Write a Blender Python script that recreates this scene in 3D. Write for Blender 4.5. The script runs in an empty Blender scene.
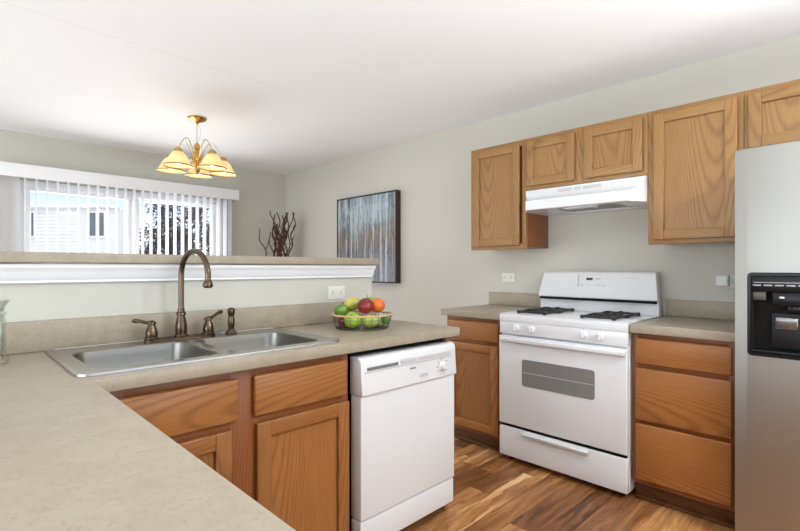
import bpy, bmesh, math, random
from mathutils import Vector, Matrix
random.seed(7)
PI = math.pi
S = bpy.context.scene
COL = S.collection
WX = 3.09        # stove wall plane
WY = 5.18        # window wall plane
CEIL = 2.36
CAMZ = 1.185

# ------------------------------------------------------------------ camera
cam = bpy.data.cameras.new('camera')
cam_o = bpy.data.objects.new('camera', cam)
COL.objects.link(cam_o)
cam.sensor_width = 36.0
cam.lens = 466.0 / 800.0 * 36.0
cam.shift_y = 2.4 / 800.0
cam.clip_start = 0.02
cam_o.location = (0, 0, CAMZ)
A = math.atan2(472, 466)
cam_o.rotation_euler = (PI / 2, 0, A - PI / 2)
S.camera = cam_o

# ------------------------------------------------------------------ world
world = bpy.data.worlds.new('sky')
S.world = world
world.use_nodes = True
wt = world.node_tree
wt.nodes.clear()
w_out = wt.nodes.new('ShaderNodeOutputWorld')
w_bg = wt.nodes.new('ShaderNodeBackground')
w_rp = wt.nodes.new('ShaderNodeValToRGB')
w_tc = wt.nodes.new('ShaderNodeTexCoord')
w_sp = wt.nodes.new('ShaderNodeSeparateXYZ')
wt.links.new(w_tc.outputs['Generated'], w_sp.inputs[0])
wt.links.new(w_sp.outputs['Z'], w_rp.inputs[0])
wt.links.new(w_rp.outputs[0], w_bg.inputs[0])
wt.links.new(w_bg.outputs[0], w_out.inputs[0])
el = w_rp.color_ramp.elements
el[0].position = 0.06; el[0].color = (0.95, 0.97, 1.0, 1)
el[1].position = 0.6; el[1].color = (0.74, 0.82, 0.95, 1)
e = el.new(0.125); e.color = (0.52, 0.67, 0.95, 1)
e2 = el.new(0.22); e2.color = (0.72, 0.81, 0.95, 1)
w_bg.inputs[1].default_value = 1.25

# ------------------------------------------------------------------ lights
def area(name, loc, rot, sx, sy, power, color=(1, 1, 1), shape='RECTANGLE'):
    l = bpy.data.lights.new(name, 'AREA')
    l.shape = shape; l.size = sx; l.size_y = sy; l.energy = power; l.color = color
    o = bpy.data.objects.new(name, l); COL.objects.link(o)
    o.location = loc; o.rotation_euler = rot
    return o
NEUT = (0.86, 0.945, 1.0)
area('rear_fill_light', (0.4, -2.42, 1.45), (PI / 2 + .25, 0, 0), 3.4, 1.7, 2, NEUT)  # added fill from behind the camera, no window known there
area('side_fill_light', (-2.42, 0.9, 1.05), (PI / 2, 0, -PI / 2), 3.6, 1.1, 56, NEUT)  # invented soft source on the left, fills the stove wall
area('dining_fill_light', (-2.42, 3.7, 1.2), (PI / 2, 0, -PI / 2), 2.2, 1.4, 30, NEUT)  # added fill for the dining end, stands in for a window
area('kitchen_ceiling_light', (1.85, -0.8, CEIL - 0.09), (0, 0, 0), 0.32, 0.32, 31, (0.93, 0.97, 1.0), 'DISK')
area('bounce_fill_light', (0.2, -1.5, 1.3), (PI, 0, 0), 1.6, 1.2, 4, NEUT)  # unseen upward fill, added to brighten the ceiling
area('kitchen_bounce_fill', (1.25, -1.2, 0.7), (PI, -.12, 0), 2.0, 1.6, 100, NEUT)  # added ceiling fill for the kitchen, no fixture holds it
area('dining_bounce_fill', (-1.2, 3.7, 0.7), (PI, .5, 0), 2.0, 2.0, 16, NEUT)  # added ceiling fill on the dining side, without a lamp body
area('patio_daylight', (1.38, WY + 0.35, 1.0), (-PI / 2 - .45, 0, 0), 1.6, 1.8, 60, (0.93, 0.97, 1.0))

sun = bpy.data.lights.new('sun', 'SUN'); sun.energy = 0.9; sun.angle = .02; sun.color = (1, .98, .95)
sun_o = bpy.data.objects.new('sun', sun); COL.objects.link(sun_o)
sun_o.rotation_euler = Vector((.42, .42, -.95)).to_track_quat('-Z', 'Y').to_euler()

S.view_settings.view_transform = 'Standard'
S.view_settings.look = 'None'
S.view_settings.exposure = 0.25
S.view_settings.gamma = 1.0
S.view_settings.use_curve_mapping = False

# ------------------------------------------------------------------ materials
def srgb(r, g, b):
    f = lambda c: (c / 255 / 12.92) if c / 255 <= 0.04045 else ((c / 255 + 0.055) / 1.055) ** 2.4
    return (f(r), f(g), f(b), 1)

class NT:
    """small helper around a material node tree"""
    def __init__(s, name):
        s.m = bpy.data.materials.new(name); s.m.use_nodes = True
        s.t = s.m.node_tree; s.t.nodes.clear()
        s.out = s.t.nodes.new('ShaderNodeOutputMaterial')
    def n(s, kind, **kw):
        x = s.t.nodes.new(kind)
        for k, v in kw.items(): setattr(x, k, v)
        return x
    def put(s, sock, v):
        if isinstance(v, bpy.types.NodeSocket): s.t.links.new(v, sock)
        else: sock.default_value = v
    def math(s, op, a, b=None, c=None):
        x = s.n('ShaderNodeMath', operation=op)
        s.put(x.inputs[0], a)
        if b is not None: s.put(x.inputs[1], b)
        if c is not None: s.put(x.inputs[2], c)
        return x.outputs[0]
    def xyz(s, a, b, c):
        x = s.n('ShaderNodeCombineXYZ')
        for i, v in enumerate((a, b, c)): s.put(x.inputs[i], v)
        return x.outputs[0]
    def noise(s, vec, scale, detail=2, rough=0.5, dist=0.0):
        x = s.n('ShaderNodeTexNoise')
        s.put(x.inputs['Vector'], vec); x.inputs['Scale'].default_value = scale
        x.inputs['Detail'].default_value = detail; x.inputs['Roughness'].default_value = rough
        x.inputs['Distortion'].default_value = dist
        return x.outputs['Fac']
    def white(s, vec):
        x = s.n('ShaderNodeTexWhiteNoise', noise_dimensions='3D'); s.put(x.inputs['Vector'], vec)
        return x.outputs['Value']
    def mix(s, f, a, b, blend='MIX'):
        x = s.n('ShaderNodeMix', data_type='RGBA', blend_type=blend)
        s.put(x.inputs[0], f); s.put(x.inputs[6], a); s.put(x.inputs[7], b)
        return x.outputs[2]
    def ramp(s, f, stops):
        x = s.n('ShaderNodeValToRGB'); s.put(x.inputs[0], f)
        e = x.color_ramp.elements
        e[0].position, e[0].color = stops[0]; e[1].position, e[1].color = stops[-1]
        for p, c in stops[1:-1]:
            q = e.new(p); q.color = c
        return x.outputs[0]
    def coord(s, which='Object'):
        return s.n('ShaderNodeTexCoord').outputs[which]
    def sep(s, v):
        x = s.n('ShaderNodeSeparateXYZ'); s.put(x.inputs[0], v); return x.outputs
    def bump(s, h, strength=0.2, dist=0.002):
        x = s.n('ShaderNodeBump'); x.inputs['Strength'].default_value = strength
        x.inputs['Distance'].default_value = dist; s.put(x.inputs['Height'], h); return x.outputs[0]
    def bsdf(s, color, rough=0.5, metal=0.0, normal=None, coat=0.0, spec=0.5, **kw):
        x = s.n('ShaderNodeBsdfPrincipled')
        s.put(x.inputs['Base Color'], color); s.put(x.inputs['Roughness'], rough)
        x.inputs['Metallic'].default_value = metal; x.inputs['Coat Weight'].default_value = coat
        x.inputs['Coat Roughness'].default_value = 0.15
        x.inputs['Specular IOR Level'].default_value = spec
        if normal is not None: s.put(x.inputs['Normal'], normal)
        for k, v in kw.items(): s.put(x.inputs[k], v)
        s.t.links.new(x.outputs[0], s.out.inputs[0])
        return x

def simple(name, c, rough=0.5, metal=0.0, var=0.04, scale=30, spec=0.5, coat=0.0):
    t = NT(name)
    nz = t.noise(t.coord(), scale, 3)
    k = 1 - var
    col = t.mix(nz, (c[0] * k, c[1] * k, c[2] * k, 1), (min(1, c[0] * (1 + var)), min(1, c[1] * (1 + var)), min(1, c[2] * (1 + var)), 1))
    t.bsdf(col, rough, metal, spec=spec, coat=coat)
    return t.m

def oak(name, horiz, light, dark):
    t = NT(name)
    o = t.sep(t.coord()); rnd = t.n('ShaderNodeObjectInfo').outputs['Random']
    xy = t.math('ADD', o[0], o[1])
    u, v = (o[2], xy) if horiz else (xy, o[2])
    r10 = t.math('MULTIPLY', rnd, 37.0)
    low = t.noise(t.xyz(t.math('MULTIPLY', u, 5.0), t.math('MULTIPLY', v, 1.6), r10), 1.0, 3)
    lowc = t.math('SUBTRACT', low, 0.5)
    us = t.math('ADD', t.math('ADD', u, t.math('MULTIPLY', t.math('SUBTRACT', rnd, 0.5), 0.34)), t.math('MULTIPLY', lowc, 0.07))
    tt = t.math('ADD', t.math('MULTIPLY', v, 6.5), r10)
    tt = t.math('SUBTRACT', tt, t.math('MULTIPLY', t.math('MULTIPLY', us, us), 300.0))
    tt = t.math('ADD', tt, t.math('MULTIPLY', lowc, 2.2))
    b = t.math('ADD', t.math('MULTIPLY', t.math('SINE', t.math('MULTIPLY', tt, 6.283)), 0.5), 0.5)
    b = t.math('POWER', b, 3.0)
    pores = t.noise(t.xyz(t.math('MULTIPLY', u, 260.0), t.math('MULTIPLY', v, 7.0), r10), 1.0, 2, 0.6)
    pores = t.math('MULTIPLY', t.math('SUBTRACT', pores, 0.42), 2.4)
    pc = t.n('ShaderNodeClamp'); t.put(pc.inputs[0], pores)
    f = t.math('ADD', t.math('MULTIPLY', b, 0.34), t.math('MULTIPLY', pc.outputs[0], 0.33))
    f = t.math('ADD', f, t.math('MULTIPLY', lowc, 0.35))
    fc = t.n('ShaderNodeClamp'); t.put(fc.inputs[0], f)
    col = t.mix(fc.outputs[0], light, dark)
    hsv = t.n('ShaderNodeHueSaturation'); t.put(hsv.inputs['Color'], col)
    t.put(hsv.inputs['Value'], t.math('ADD', 0.93, t.math('MULTIPLY', rnd, 0.14)))
    t.bsdf(hsv.outputs[0], t.math('ADD', 0.34, t.math('MULTIPLY', b, 0.1)), normal=t.bump(f, 0.12, 0.001), spec=0.45)
    return t.m

OAK_L, OAK_D = srgb(163, 123, 74), srgb(94, 60, 29)
OAK_V = oak('oak_upright_grain', False, OAK_L, OAK_D)
OAK_H = oak('oak_level_grain', True, OAK_L, OAK_D)
BASE_L, BASE_D = srgb(164, 108, 57), srgb(86, 48, 21)  # same oak as the uppers, warm lighting put into the colour
OAKB_V = oak('oak_warm_lit_upright_grain', False, BASE_L, BASE_D)
OAKB_H = oak('oak_warm_lit_level_grain', True, BASE_L, BASE_D)
FRM_V = oak('shaded_red_oak_frame_upright', False, srgb(140, 84, 45), srgb(86, 44, 21))  # redder frame stain, with recess shade also put into the colour
FRM_H = oak('shaded_red_oak_frame_level', True, srgb(140, 84, 45), srgb(86, 44, 21))
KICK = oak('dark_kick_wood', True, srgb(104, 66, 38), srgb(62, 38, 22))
CABSIDE = oak('cabinet_side_wood', False, srgb(140, 82, 42), srgb(104, 56, 26))

def wall_mat(name, c):
    t = NT(name)
    nz = t.noise(t.coord(), 220, 3)
    t.bsdf(t.mix(t.noise(t.coord(), 1.5, 2), c, tuple(x * 0.97 for x in c[:3]) + (1,)), 0.85, normal=t.bump(nz, 0.08, 0.001), spec=0.25)
    return t.m
WALL = wall_mat('greige_wall_paint', srgb(204, 202, 192))
def ceiling_mat():
    t = NT('white_ceiling_paint')
    c = t.coord(); o = t.sep(c)
    # the hairline drywall seam that runs across the ceiling
    p, q = Vector(SEAM[0]), Vector(SEAM[1]); d = (q - p); L = d.length; d /= L
    rx = t.math('SUBTRACT', o[0], p.x); ry = t.math('SUBTRACT', o[1], p.y)
    dist = t.math('ABSOLUTE', t.math('SUBTRACT', t.math('MULTIPLY', rx, d.y), t.math('MULTIPLY', ry, d.x)))
    along = t.math('ADD', t.math('MULTIPLY', rx, d.x), t.math('MULTIPLY', ry, d.y))
    on = t.math('MULTIPLY', t.math('LESS_THAN', dist, 0.0022), t.math('LESS_THAN', along, L))
    base = t.mix(t.noise(c, 1.2, 2), srgb(247, 248, 249), srgb(244, 245, 247))
    col = t.mix(t.math('MULTIPLY', on, 0.35), base, srgb(190, 184, 176))
    t.bsdf(col, 0.9, normal=t.bump(t.noise(c, 160, 3), 0.08, 0.001), spec=0.2)
    return t.m
def pix_on_z(px, py, z):
    tt = (px - 400) / 466; u = (267.9 - py) / 466; k = (z - CAMZ) / u
    return ((math.cos(A) + math.sin(A) * tt) * k, (math.sin(A) - math.cos(A) * tt) * k)
SEAM = (pix_on_z(0, 1, CEIL), pix_on_z(292, 93, CEIL))
CEILM = ceiling_mat()
TRIM = simple('white_trim_paint', srgb(240, 240, 242), 0.35, var=0.01)
BASEB = simple('brown_baseboard_wood', srgb(150, 110, 80), 0.5, var=0.1)

def floor_mat():
    t = NT('acacia_plank_floor')
    o = t.sep(t.coord())
    W, LEN = 0.118, 0.95
    row = t.math('FLOOR', t.math('DIVIDE', o[1], W))
    off = t.math('MULTIPLY', t.white(t.xyz(row, 3.3, 1.7)), LEN)
    colm = t.math('FLOOR', t.math('DIVIDE', t.math('ADD', o[0], off), LEN))
    idv = t.white(t.xyz(row, colm, 7.1))
    r = t.math('MULTIPLY', idv, 53.0)
    warp = t.noise(t.xyz(t.math('MULTIPLY', o[0], 2.2), t.math('MULTIPLY', o[1], 9.0), r), 1.0, 3, 0.55)
    g1 = t.noise(t.xyz(t.math('MULTIPLY', o[0], 1.6), t.math('ADD', t.math('MULTIPLY', o[1], 24.0), t.math('MULTIPLY', warp, 3.2)), r), 1.0, 4, 0.6)
    fine = t.noise(t.xyz(t.math('MULTIPLY', o[0], 6.0), t.math('MULTIPLY', o[1], 190.0), r), 1.0, 3, 0.6)
    f = t.math('ADD', t.math('MULTIPLY', idv, 0.54), t.math('MULTIPLY', t.math('SUBTRACT', g1, 0.5), 1.55))
    f = t.math('ADD', f, t.math('MULTIPLY', t.math('SUBTRACT', fine, 0.5), 0.35))
    f = t.math('ADD', f, 0.17)
    col = t.ramp(f, [(0.0, srgb(82, 50, 28)), (0.28, srgb(128, 83, 48)), (0.5, srgb(160, 108, 64)), (0.72, srgb(196, 144, 92)), (0.95, srgb(232, 192, 138))])
    ey = t.math('FRACT', t.math('DIVIDE', o[1], W)); ex = t.math('FRACT', t.math('DIVIDE', t.math('ADD', o[0], off), LEN))
    gap = t.math('MAXIMUM', t.math('LESS_THAN', ey, 0.018), t.math('LESS_THAN', ex, 0.003))
    col = t.mix(t.math('MULTIPLY', gap, 0.6), col, srgb(50, 30, 18))
    t.bsdf(col, t.math('ADD', 0.30, t.math('MULTIPLY', fine, 0.12)), normal=t.bump(t.math('SUBTRACT', fine, gap), 0.15, 0.001), spec=0.4)
    return t.m
FLOOR = floor_mat()

def laminate(name, a, b, c):
    t = NT(name)
    co = t.coord()
    n1 = t.noise(co, 14, 5, 0.65, 0.6); n2 = t.noise(co, 130, 3, 0.6); n3 = t.noise(co, 38, 4, 0.6, 1.2)
    col = t.mix(t.ramp(n1, [(0.35, (0, 0, 0, 1)), (0.65, (1, 1, 1, 1))]), a, b)
    col = t.mix(t.math('MULTIPLY', t.math('GREATER_THAN', n2, 0.60), 0.3), col, c)
    col = t.mix(t.math('MULTIPLY', t.math('GREATER_THAN', n3, 0.62), 0.18), col, c)
    t.bsdf(col, 0.38, normal=t.bump(n2, 0.04, 0.0005), spec=0.4)
    return t.m
LAM = laminate('beige_stone_laminate', srgb(169, 158, 141), srgb(160, 148, 130), srgb(138, 123, 102))

WHITE = simple('white_enamel', srgb(226, 228, 230), 0.22, var=0.008, coat=0.25)
WHITE2 = simple('white_moulded_plastic', srgb(228, 228, 230), 0.4, var=0.01)
CREAM = simple('ivory_outlet_plastic', srgb(226, 224, 214), 0.4, var=0.01)
GREYP = simple('pale_grey_plastic', srgb(196, 196, 198), 0.45, var=0.02)
MARK = simple('grey_printed_marks', srgb(150, 150, 152), 0.6, var=0.02)
BLACK = simple('black_plastic', srgb(15, 15, 16), 0.3, var=0.08, spec=0.3)
DARK = simple('dark_gap', srgb(20, 19, 18), 0.7, var=0.08, spec=0.2)
IRON = simple('black_cast_iron', srgb(36, 36, 37), 0.5, var=0.15)
def steel(name, c, rough, ax, aniso=0.0):
    t = NT(name)
    o = t.sep(t.coord())
    s = [600.0, 600.0, 600.0]; s[ax] = 4.0
    nz = t.noise(t.xyz(*[t.math('MULTIPLY', o[i], s[i]) for i in range(3)]), 1.0, 2)
    col = t.mix(nz, tuple(x * 0.93 for x in c[:3]) + (1,), c)
    t.bsdf(col, t.math('ADD', rough - 0.05, t.math('MULTIPLY', nz, 0.1)), 1.0, normal=t.bump(nz, 0.05, 0.0004))
    return t.m
STEEL = steel('brushed_stainless_fridge', srgb(168, 167, 162), 0.45, 1)
SINK = steel('brushed_stainless_sink', srgb(190, 189, 186), 0.24, 0)
BOWL = steel('shaded_satin_bowl_steel', srgb(146, 143, 137), 0.3, 0)  # satin version of the deck steel, darkened to stand for shade in the bowls
CHROME = simple('polished_steel', srgb(205, 205, 205), 0.12, 1.0, 0.02)
BRONZE = simple('brushed_bronze', srgb(100, 86, 70), 0.26, 1.0, 0.08, 60)
BRASS = simple('polished_brass', srgb(204, 168, 98), 0.18, 1.0, 0.05)
FILTER = simple('grey_filter_mesh', srgb(150, 150, 150), 0.5, 0.5, 0.35, 400)
OVENGL = simple('grey_oven_glass', srgb(128, 128, 126), 0.25, var=0.02)

def glass(name, tint, gl=0.08):
    t = NT(name)
    a = t.n('ShaderNodeBsdfTransparent'); a.inputs[0].default_value = tint
    b = t.n('ShaderNodeBsdfGlossy'); b.inputs['Roughness'].default_value = 0.03
    lw = t.n('ShaderNodeLayerWeight'); lw.inputs[0].default_value = 0.25
    nz = t.noise(t.coord(), 3, 1)
    f = t.math('ADD', t.math('MULTIPLY', lw.outputs['Facing'], 0.35), t.math('MULTIPLY', nz, gl))
    m = t.n('ShaderNodeMixShader'); t.put(m.inputs[0], f)
    t.t.links.new(a.outputs[0], m.inputs[1]); t.t.links.new(b.outputs[0], m.inputs[2])
    t.t.links.new(m.outputs[0], t.out.inputs[0])
    return t.m
PANE = glass('clear_window_glass', (0.98, 0.98, 0.98, 1), 0.04)
JARGL = glass('clear_jar_glass', (0.90, 0.92, 0.90, 1), 0.25)

def translucent(name, c, w, rough=0.5, gloss=0.1):
    t = NT(name)
    nz = t.noise(t.coord(), 20, 2)
    col = t.mix(nz, tuple(x * 0.96 for x in c[:3]) + (1,), c)
    d = t.n('ShaderNodeBsdfDiffuse'); tr = t.n('ShaderNodeBsdfTranslucent')
    t.put(d.inputs[0], col); t.put(tr.inputs[0], col)
    m = t.n('ShaderNodeMixShader'); m.inputs[0].default_value = w
    t.t.links.new(d.outputs[0], m.inputs[1]); t.t.links.new(tr.outputs[0], m.inputs[2])
    g = t.n('ShaderNodeBsdfGlossy'); g.inputs['Roughness'].default_value = rough
    m2 = t.n('ShaderNodeMixShader'); m2.inputs[0].default_value = gloss
    t.t.links.new(m.outputs[0], m2.inputs[1]); t.t.links.new(g.outputs[0], m2.inputs[2])
    t.t.links.new(m2.outputs[0], t.out.inputs[0])
    return t.m
SLAT = translucent('white_vinyl_slat', (0.90, 0.90, 0.91, 1), 0.35, 0.5, 0.04)
SHADE = translucent('amber_frosted_glass', srgb(252, 232, 194), 0.5, 0.2, 0.07)
def emit(name, c, s):
    t = NT(name); e = t.n('ShaderNodeEmission')
    nz = t.noise(t.coord(), 5, 1)
    t.put(e.inputs[0], t.mix(nz, c, tuple(min(1, x * 1.02) for x in c[:3]) + (1,))); e.inputs[1].default_value = s
    t.t.links.new(e.outputs[0], t.out.inputs[0]); return t.m
BULB = emit('lit_bulb', (1.0, 0.9, 0.72, 1), 5.0)
CLOCK = simple('dark_clock_display', srgb(62, 66, 66), 0.2, var=0.25, scale=300)
BARK = simple('dark_red_brown_branch', srgb(74, 38, 28), 0.5, var=0.3, scale=60)
VASE = simple('brown_ceramic', srgb(86, 62, 48), 0.4, var=0.2)
FRAMEB = simple('black_picture_frame', srgb(30, 27, 26), 0.4, var=0.15)
FRAMER = simple('red_brown_frame_side', srgb(58, 30, 24), 0.4, var=0.25)
TAN = simple('tan_wrapped_rim', srgb(205, 168, 122), 0.6, var=0.15, scale=120)
WIRE = simple('dark_basket_wire', srgb(92, 86, 78), 0.35, 0.7, var=0.1)

def fruit_mat(name, c1, c2, scale=10, lo=0.4, hi=0.6, rough=0.25, speck=None):
    t = NT(name)
    co = t.coord()
    col = t.mix(t.ramp(t.noise(co, scale, 3), [(lo, (0, 0, 0, 1)), (hi, (1, 1, 1, 1))]), c1, c2)
    if speck: col = t.mix(t.math('MULTIPLY', t.math('GREATER_THAN', t.noise(co, 260, 1), 0.68), 0.5), col, speck)
    t.bsdf(col, rough, normal=t.bump(t.noise(co, 180, 2), 0.06, 0.001), coat=0.2)
    return t.m

def painting_mat():
    t = NT('birch_like_abstract_paint')
    o = t.sep(t.coord())    # y across, z up, centred on the canvas
    y, z = o[1], o[2]
    wob = t.noise(t.xyz(t.math('MULTIPLY', y, 3.0), t.math('MULTIPLY', z, 1.4), 2.0), 1.0, 3)
    yy = t.math('ADD', y, t.math('MULTIPLY', wob, 0.05))
    sm = t.noise(t.xyz(t.math('MULTIPLY', y, 30.0), t.math('MULTIPLY', z, 12.0), 4.0), 1.0, 5, 0.7)
    big = t.noise(t.xyz(t.math('MULTIPLY', y, 3.0), t.math('MULTIPLY', z, 3.0), 9.0), 1.0, 4, 0.6)
    zz = t.math('ADD', t.math('ADD', z, 0.45), t.math('MULTIPLY', t.math('SUBTRACT', big, 0.5), 0.55))
    base = t.ramp(zz, [(0.10, srgb(140, 143, 150)), (0.32, srgb(126, 124, 128)), (0.46, srgb(138, 126, 118)), (0.56, srgb(146, 156, 160)), (0.74, srgb(168, 186, 194)), (0.95, srgb(132, 142, 150))])
    tr = t.noise(t.xyz(t.math('MULTIPLY', yy, 26.0), t.math('MULTIPLY', z, 0.7), 1.0), 1.0, 3, 0.6)
    pale = t.ramp(tr, [(0.53, (0, 0, 0, 1)), (0.58, (1, 1, 1, 1))])
    dark = t.ramp(t.noise(t.xyz(t.math('MULTIPLY', yy, 34.0), t.math('MULTIPLY', z, 1.3), 6.0), 1.0, 4, 0.7), [(0.50, (0, 0, 0, 1)), (0.60, (1, 1, 1, 1))])
    c = t.mix(t.math('MULTIPLY', dark, 0.60), base, srgb(74, 72, 76))
    c = t.mix(t.math('MULTIPLY', pale, 0.72), c, srgb(196, 210, 218))
    c = t.mix(t.math('MULTIPLY', t.math('GREATER_THAN', sm, 0.56), 0.40), c, srgb(84, 80, 82))
    edge = t.math('MULTIPLY', t.math('GREATER_THAN', y, 0.24), t.math('GREATER_THAN', 0.40, y))
    blot = t.ramp(t.noise(t.xyz(t.math('MULTIPLY', y, 14.0), t.math('MULTIPLY', z, 5.0), 3.0), 1.0, 4, 0.65), [(0.45, (0, 0, 0, 1)), (0.58, (1, 1, 1, 1))])
    c = t.mix(t.math('MULTIPLY', t.math('MULTIPLY', edge, blot), 0.6), c, srgb(74, 68, 72))
    t.bsdf(c, 0.6, normal=t.bump(sm, 0.5, 0.003), spec=0.3)
    return t.m
PAINT = painting_mat()

# ------------------------------------------------------------------ mesh helpers
class M:
    def __init__(s): s.bm = bmesh.new()
    def _merge(s, b, mi):
        for f in b.faces: f.material_index = mi
        me = bpy.data.meshes.new('tmp'); b.to_mesh(me); b.free()
        s.bm.from_mesh(me); bpy.data.meshes.remove(me)
        return s
    def box(s, x0, x1, y0, y1, z0, z1, bev=0.0015, mi=0, seg=2, only=None):
        b = bmesh.new()
        x0, x1 = min(x0, x1), max(x0, x1); y0, y1 = min(y0, y1), max(y0, y1); z0, z1 = min(z0, z1), max(z0, z1)
        r = bmesh.ops.create_cube(b, size=1)
        for v in b.verts:
            v.co = Vector(((x0 + x1) / 2 + v.co.x * (x1 - x0), (y0 + y1) / 2 + v.co.y * (y1 - y0), (z0 + z1) / 2 + v.co.z * (z1 - z0)))
        if bev:
            ed = [e for e in b.edges if only is None or only(e)]
            bv = min(bev, (x1 - x0) * .45, (y1 - y0) * .45, (z1 - z0) * .45)
            bmesh.ops.bevel(b, geom=ed, offset=bv, segments=seg, profile=0.5, affect='EDGES')
        return s._merge(b, mi)
    def prism(s, pts, axis, lo, hi, mi=0, bev=0.0):
        """polygon pts in the two other axes (in xyz order), extruded along axis"""
        b = bmesh.new()
        def P(p, w):
            q = list(p); q.insert(axis, w); return b.verts.new(q)
        a = [P(p, lo) for p in pts]; c = [P(p, hi) for p in pts]
        b.faces.new(a); b.faces.new(c)
        n = len(pts)
        for i in range(n): b.faces.new((a[i], a[(i + 1) % n], c[(i + 1) % n], c[i]))
        bmesh.ops.recalc_face_normals(b, faces=b.faces)
        if bev: bmesh.ops.bevel(b, geom=list(b.edges), offset=bev, segments=2, profile=0.5, affect='EDGES')
        return s._merge(b, mi)
    def loft(s, loops, mi=0, cap0=True, cap1=True):
        b = bmesh.new()
        L = [[b.verts.new(p) for p in l] for l in loops]
        n = len(L[0])
        for i in range(len(L) - 1):
            for j in range(n): b.faces.new((L[i][j], L[i][(j + 1) % n], L[i + 1][(j + 1) % n], L[i + 1][j]))
        if cap0: b.faces.new(L[0])
        if cap1: b.faces.new(L[-1])
        bmesh.ops.recalc_face_normals(b, faces=b.faces)
        return s._merge(b, mi)
    def lathe(s, prof, c=(0, 0, 0), segs=24, mi=0, axis=(0, 0, 1), cap=True, closed=False):
        b = bmesh.new()
        q = Vector((0, 0, 1)).rotation_difference(Vector(axis).normalized())
        L = []
        for r, z in prof:
            L.append([b.verts.new(q @ Vector((max(r, 1e-4) * math.cos(2 * PI * k / segs), max(r, 1e-4) * math.sin(2 * PI * k / segs), z)) + Vector(c)) for k in range(segs)])
        rng = len(L) if closed else len(L) - 1
        for i in range(rng):
            l0, l1 = L[i], L[(i + 1) % len(L)]
            for j in range(segs): b.faces.new((l0[j], l0[(j + 1) % segs], l1[(j + 1) % segs], l1[j]))
        if cap and not closed: b.faces.new(L[0]); b.faces.new(L[-1])
        bmesh.ops.recalc_face_normals(b, faces=b.faces)
        return s._merge(b, mi)
    def tube(s, pts, r, segs=10, mi=0, closed=False):
        b = bmesh.new()
        P = [Vector(p) for p in pts]; n = len(P)
        R = r if isinstance(r, (list, tuple)) else [r] * n
        def tan(i):
            if closed: return (P[(i + 1) % n] - P[(i - 1) % n]).normalized()
            return (P[min(i + 1, n - 1)] - P[max(i - 1, 0)]).normalized()
        t0 = tan(0); up = Vector((0, 0, 1)) if abs(t0.z) < 0.9 else Vector((1, 0, 0))
        nrm = (up - t0 * up.dot(t0)).normalized()
        L = []
        for i in range(n):
            t = tan(i); nrm = (nrm - t * nrm.dot(t)).normalized(); bn = t.cross(nrm)
            L.append([b.verts.new(P[i] + (nrm * math.cos(2 * PI * k / segs) + bn * math.sin(2 * PI * k / segs)) * R[i]) for k in range(segs)])
        for i in range(n if closed else n - 1):
            l0, l1 = L[i], L[(i + 1) % n]
            for j in range(segs): b.faces.new((l0[j], l0[(j + 1) % segs], l1[(j + 1) % segs], l1[j]))
        if not closed: b.faces.new(L[0]); b.faces.new(L[-1])
        bmesh.ops.recalc_face_normals(b, faces=b.faces)
        return s._merge(b, mi)
    def mesh(s, name, mats, origin=None, angle=35):
        me = bpy.data.meshes.new(name)
        if origin is None:
            lo = [min(v.co[i] for v in s.bm.verts) for i in range(3)]; hi = [max(v.co[i] for v in s.bm.verts) for i in range(3)]
            origin = [(a + b) / 2 for a, b in zip(lo, hi)]
        O = Vector(origin)
        for v in s.bm.verts: v.co -= O
        for f in s.bm.faces: f.smooth = True
        s.bm.to_mesh(me); s.bm.free()
        for m in (mats if isinstance(mats, (list, tuple)) else [mats]): me.materials.append(m)
        me.set_sharp_from_angle(angle=math.radians(angle))
        return me, O
    def build(s, name, mats, parent=None, origin=None, angle=35):
        me, O = s.mesh(name, mats, origin, angle)
        o = bpy.data.objects.new(name, me); COL.objects.link(o)
        pw = Vector((0, 0, 0)); p = parent
        while p is not None: pw += p.location; p = p.parent
        if parent is not None: o.parent = parent
        o.location = O - pw
        return o

def tag(o, label=None, cat=None, group=None, kind=None):
    if label: o['label'] = label
    if cat: o['category'] = cat
    if group: o['group'] = group
    if kind: o['kind'] = kind
    return o
def thing(name, label, cat, loc, group=None):
    o = bpy.data.objects.new(name, None); COL.objects.link(o)
    o.location = loc; o.empty_display_size = 0.05
    return tag(o, label, cat, group)
def struct(o): o['kind'] = 'structure'; return o
def carve(o, cutter_m):
    """cut a hole into a mesh object (both in world space, o at its own location)"""
    me, O = cutter_m.mesh('cutter', [])
    c = bpy.data.objects.new('cutter', me); COL.objects.link(c); c.location = O
    md = o.modifiers.new('cut', 'BOOLEAN'); md.operation = 'DIFFERENCE'; md.solver = 'EXACT'; md.object = c
    bpy.context.view_layer.update()
    dg = bpy.context.evaluated_depsgraph_get()
    new = bpy.data.meshes.new_from_object(o.evaluated_get(dg))
    o.modifiers.clear(); old = o.data; o.data = new
    bpy.data.objects.remove(c); bpy.data.meshes.remove(me); bpy.data.meshes.remove(old)
    new.name = o.name
    new.set_sharp_from_angle(angle=math.radians(35))
    return o
def copy_tree(o, parent=None):
    c = o.copy(); COL.objects.link(c)
    if parent is not None: c.parent = parent
    for ch in list(o.children): copy_tree(ch, c)
    return c
def rrect(x0, x1, y0, y1, r, z, n=6):
    out = []
    for cx, cy, a0 in ((x1 - r, y1 - r, 0), (x0 + r, y1 - r, 90), (x0 + r, y0 + r, 180), (x1 - r, y0 + r, 270)):
        for k in range(n + 1):
            a = math.radians(a0 + 90 * k / n); out.append((cx + r * math.cos(a), cy + r * math.sin(a), z))
    return out

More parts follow.
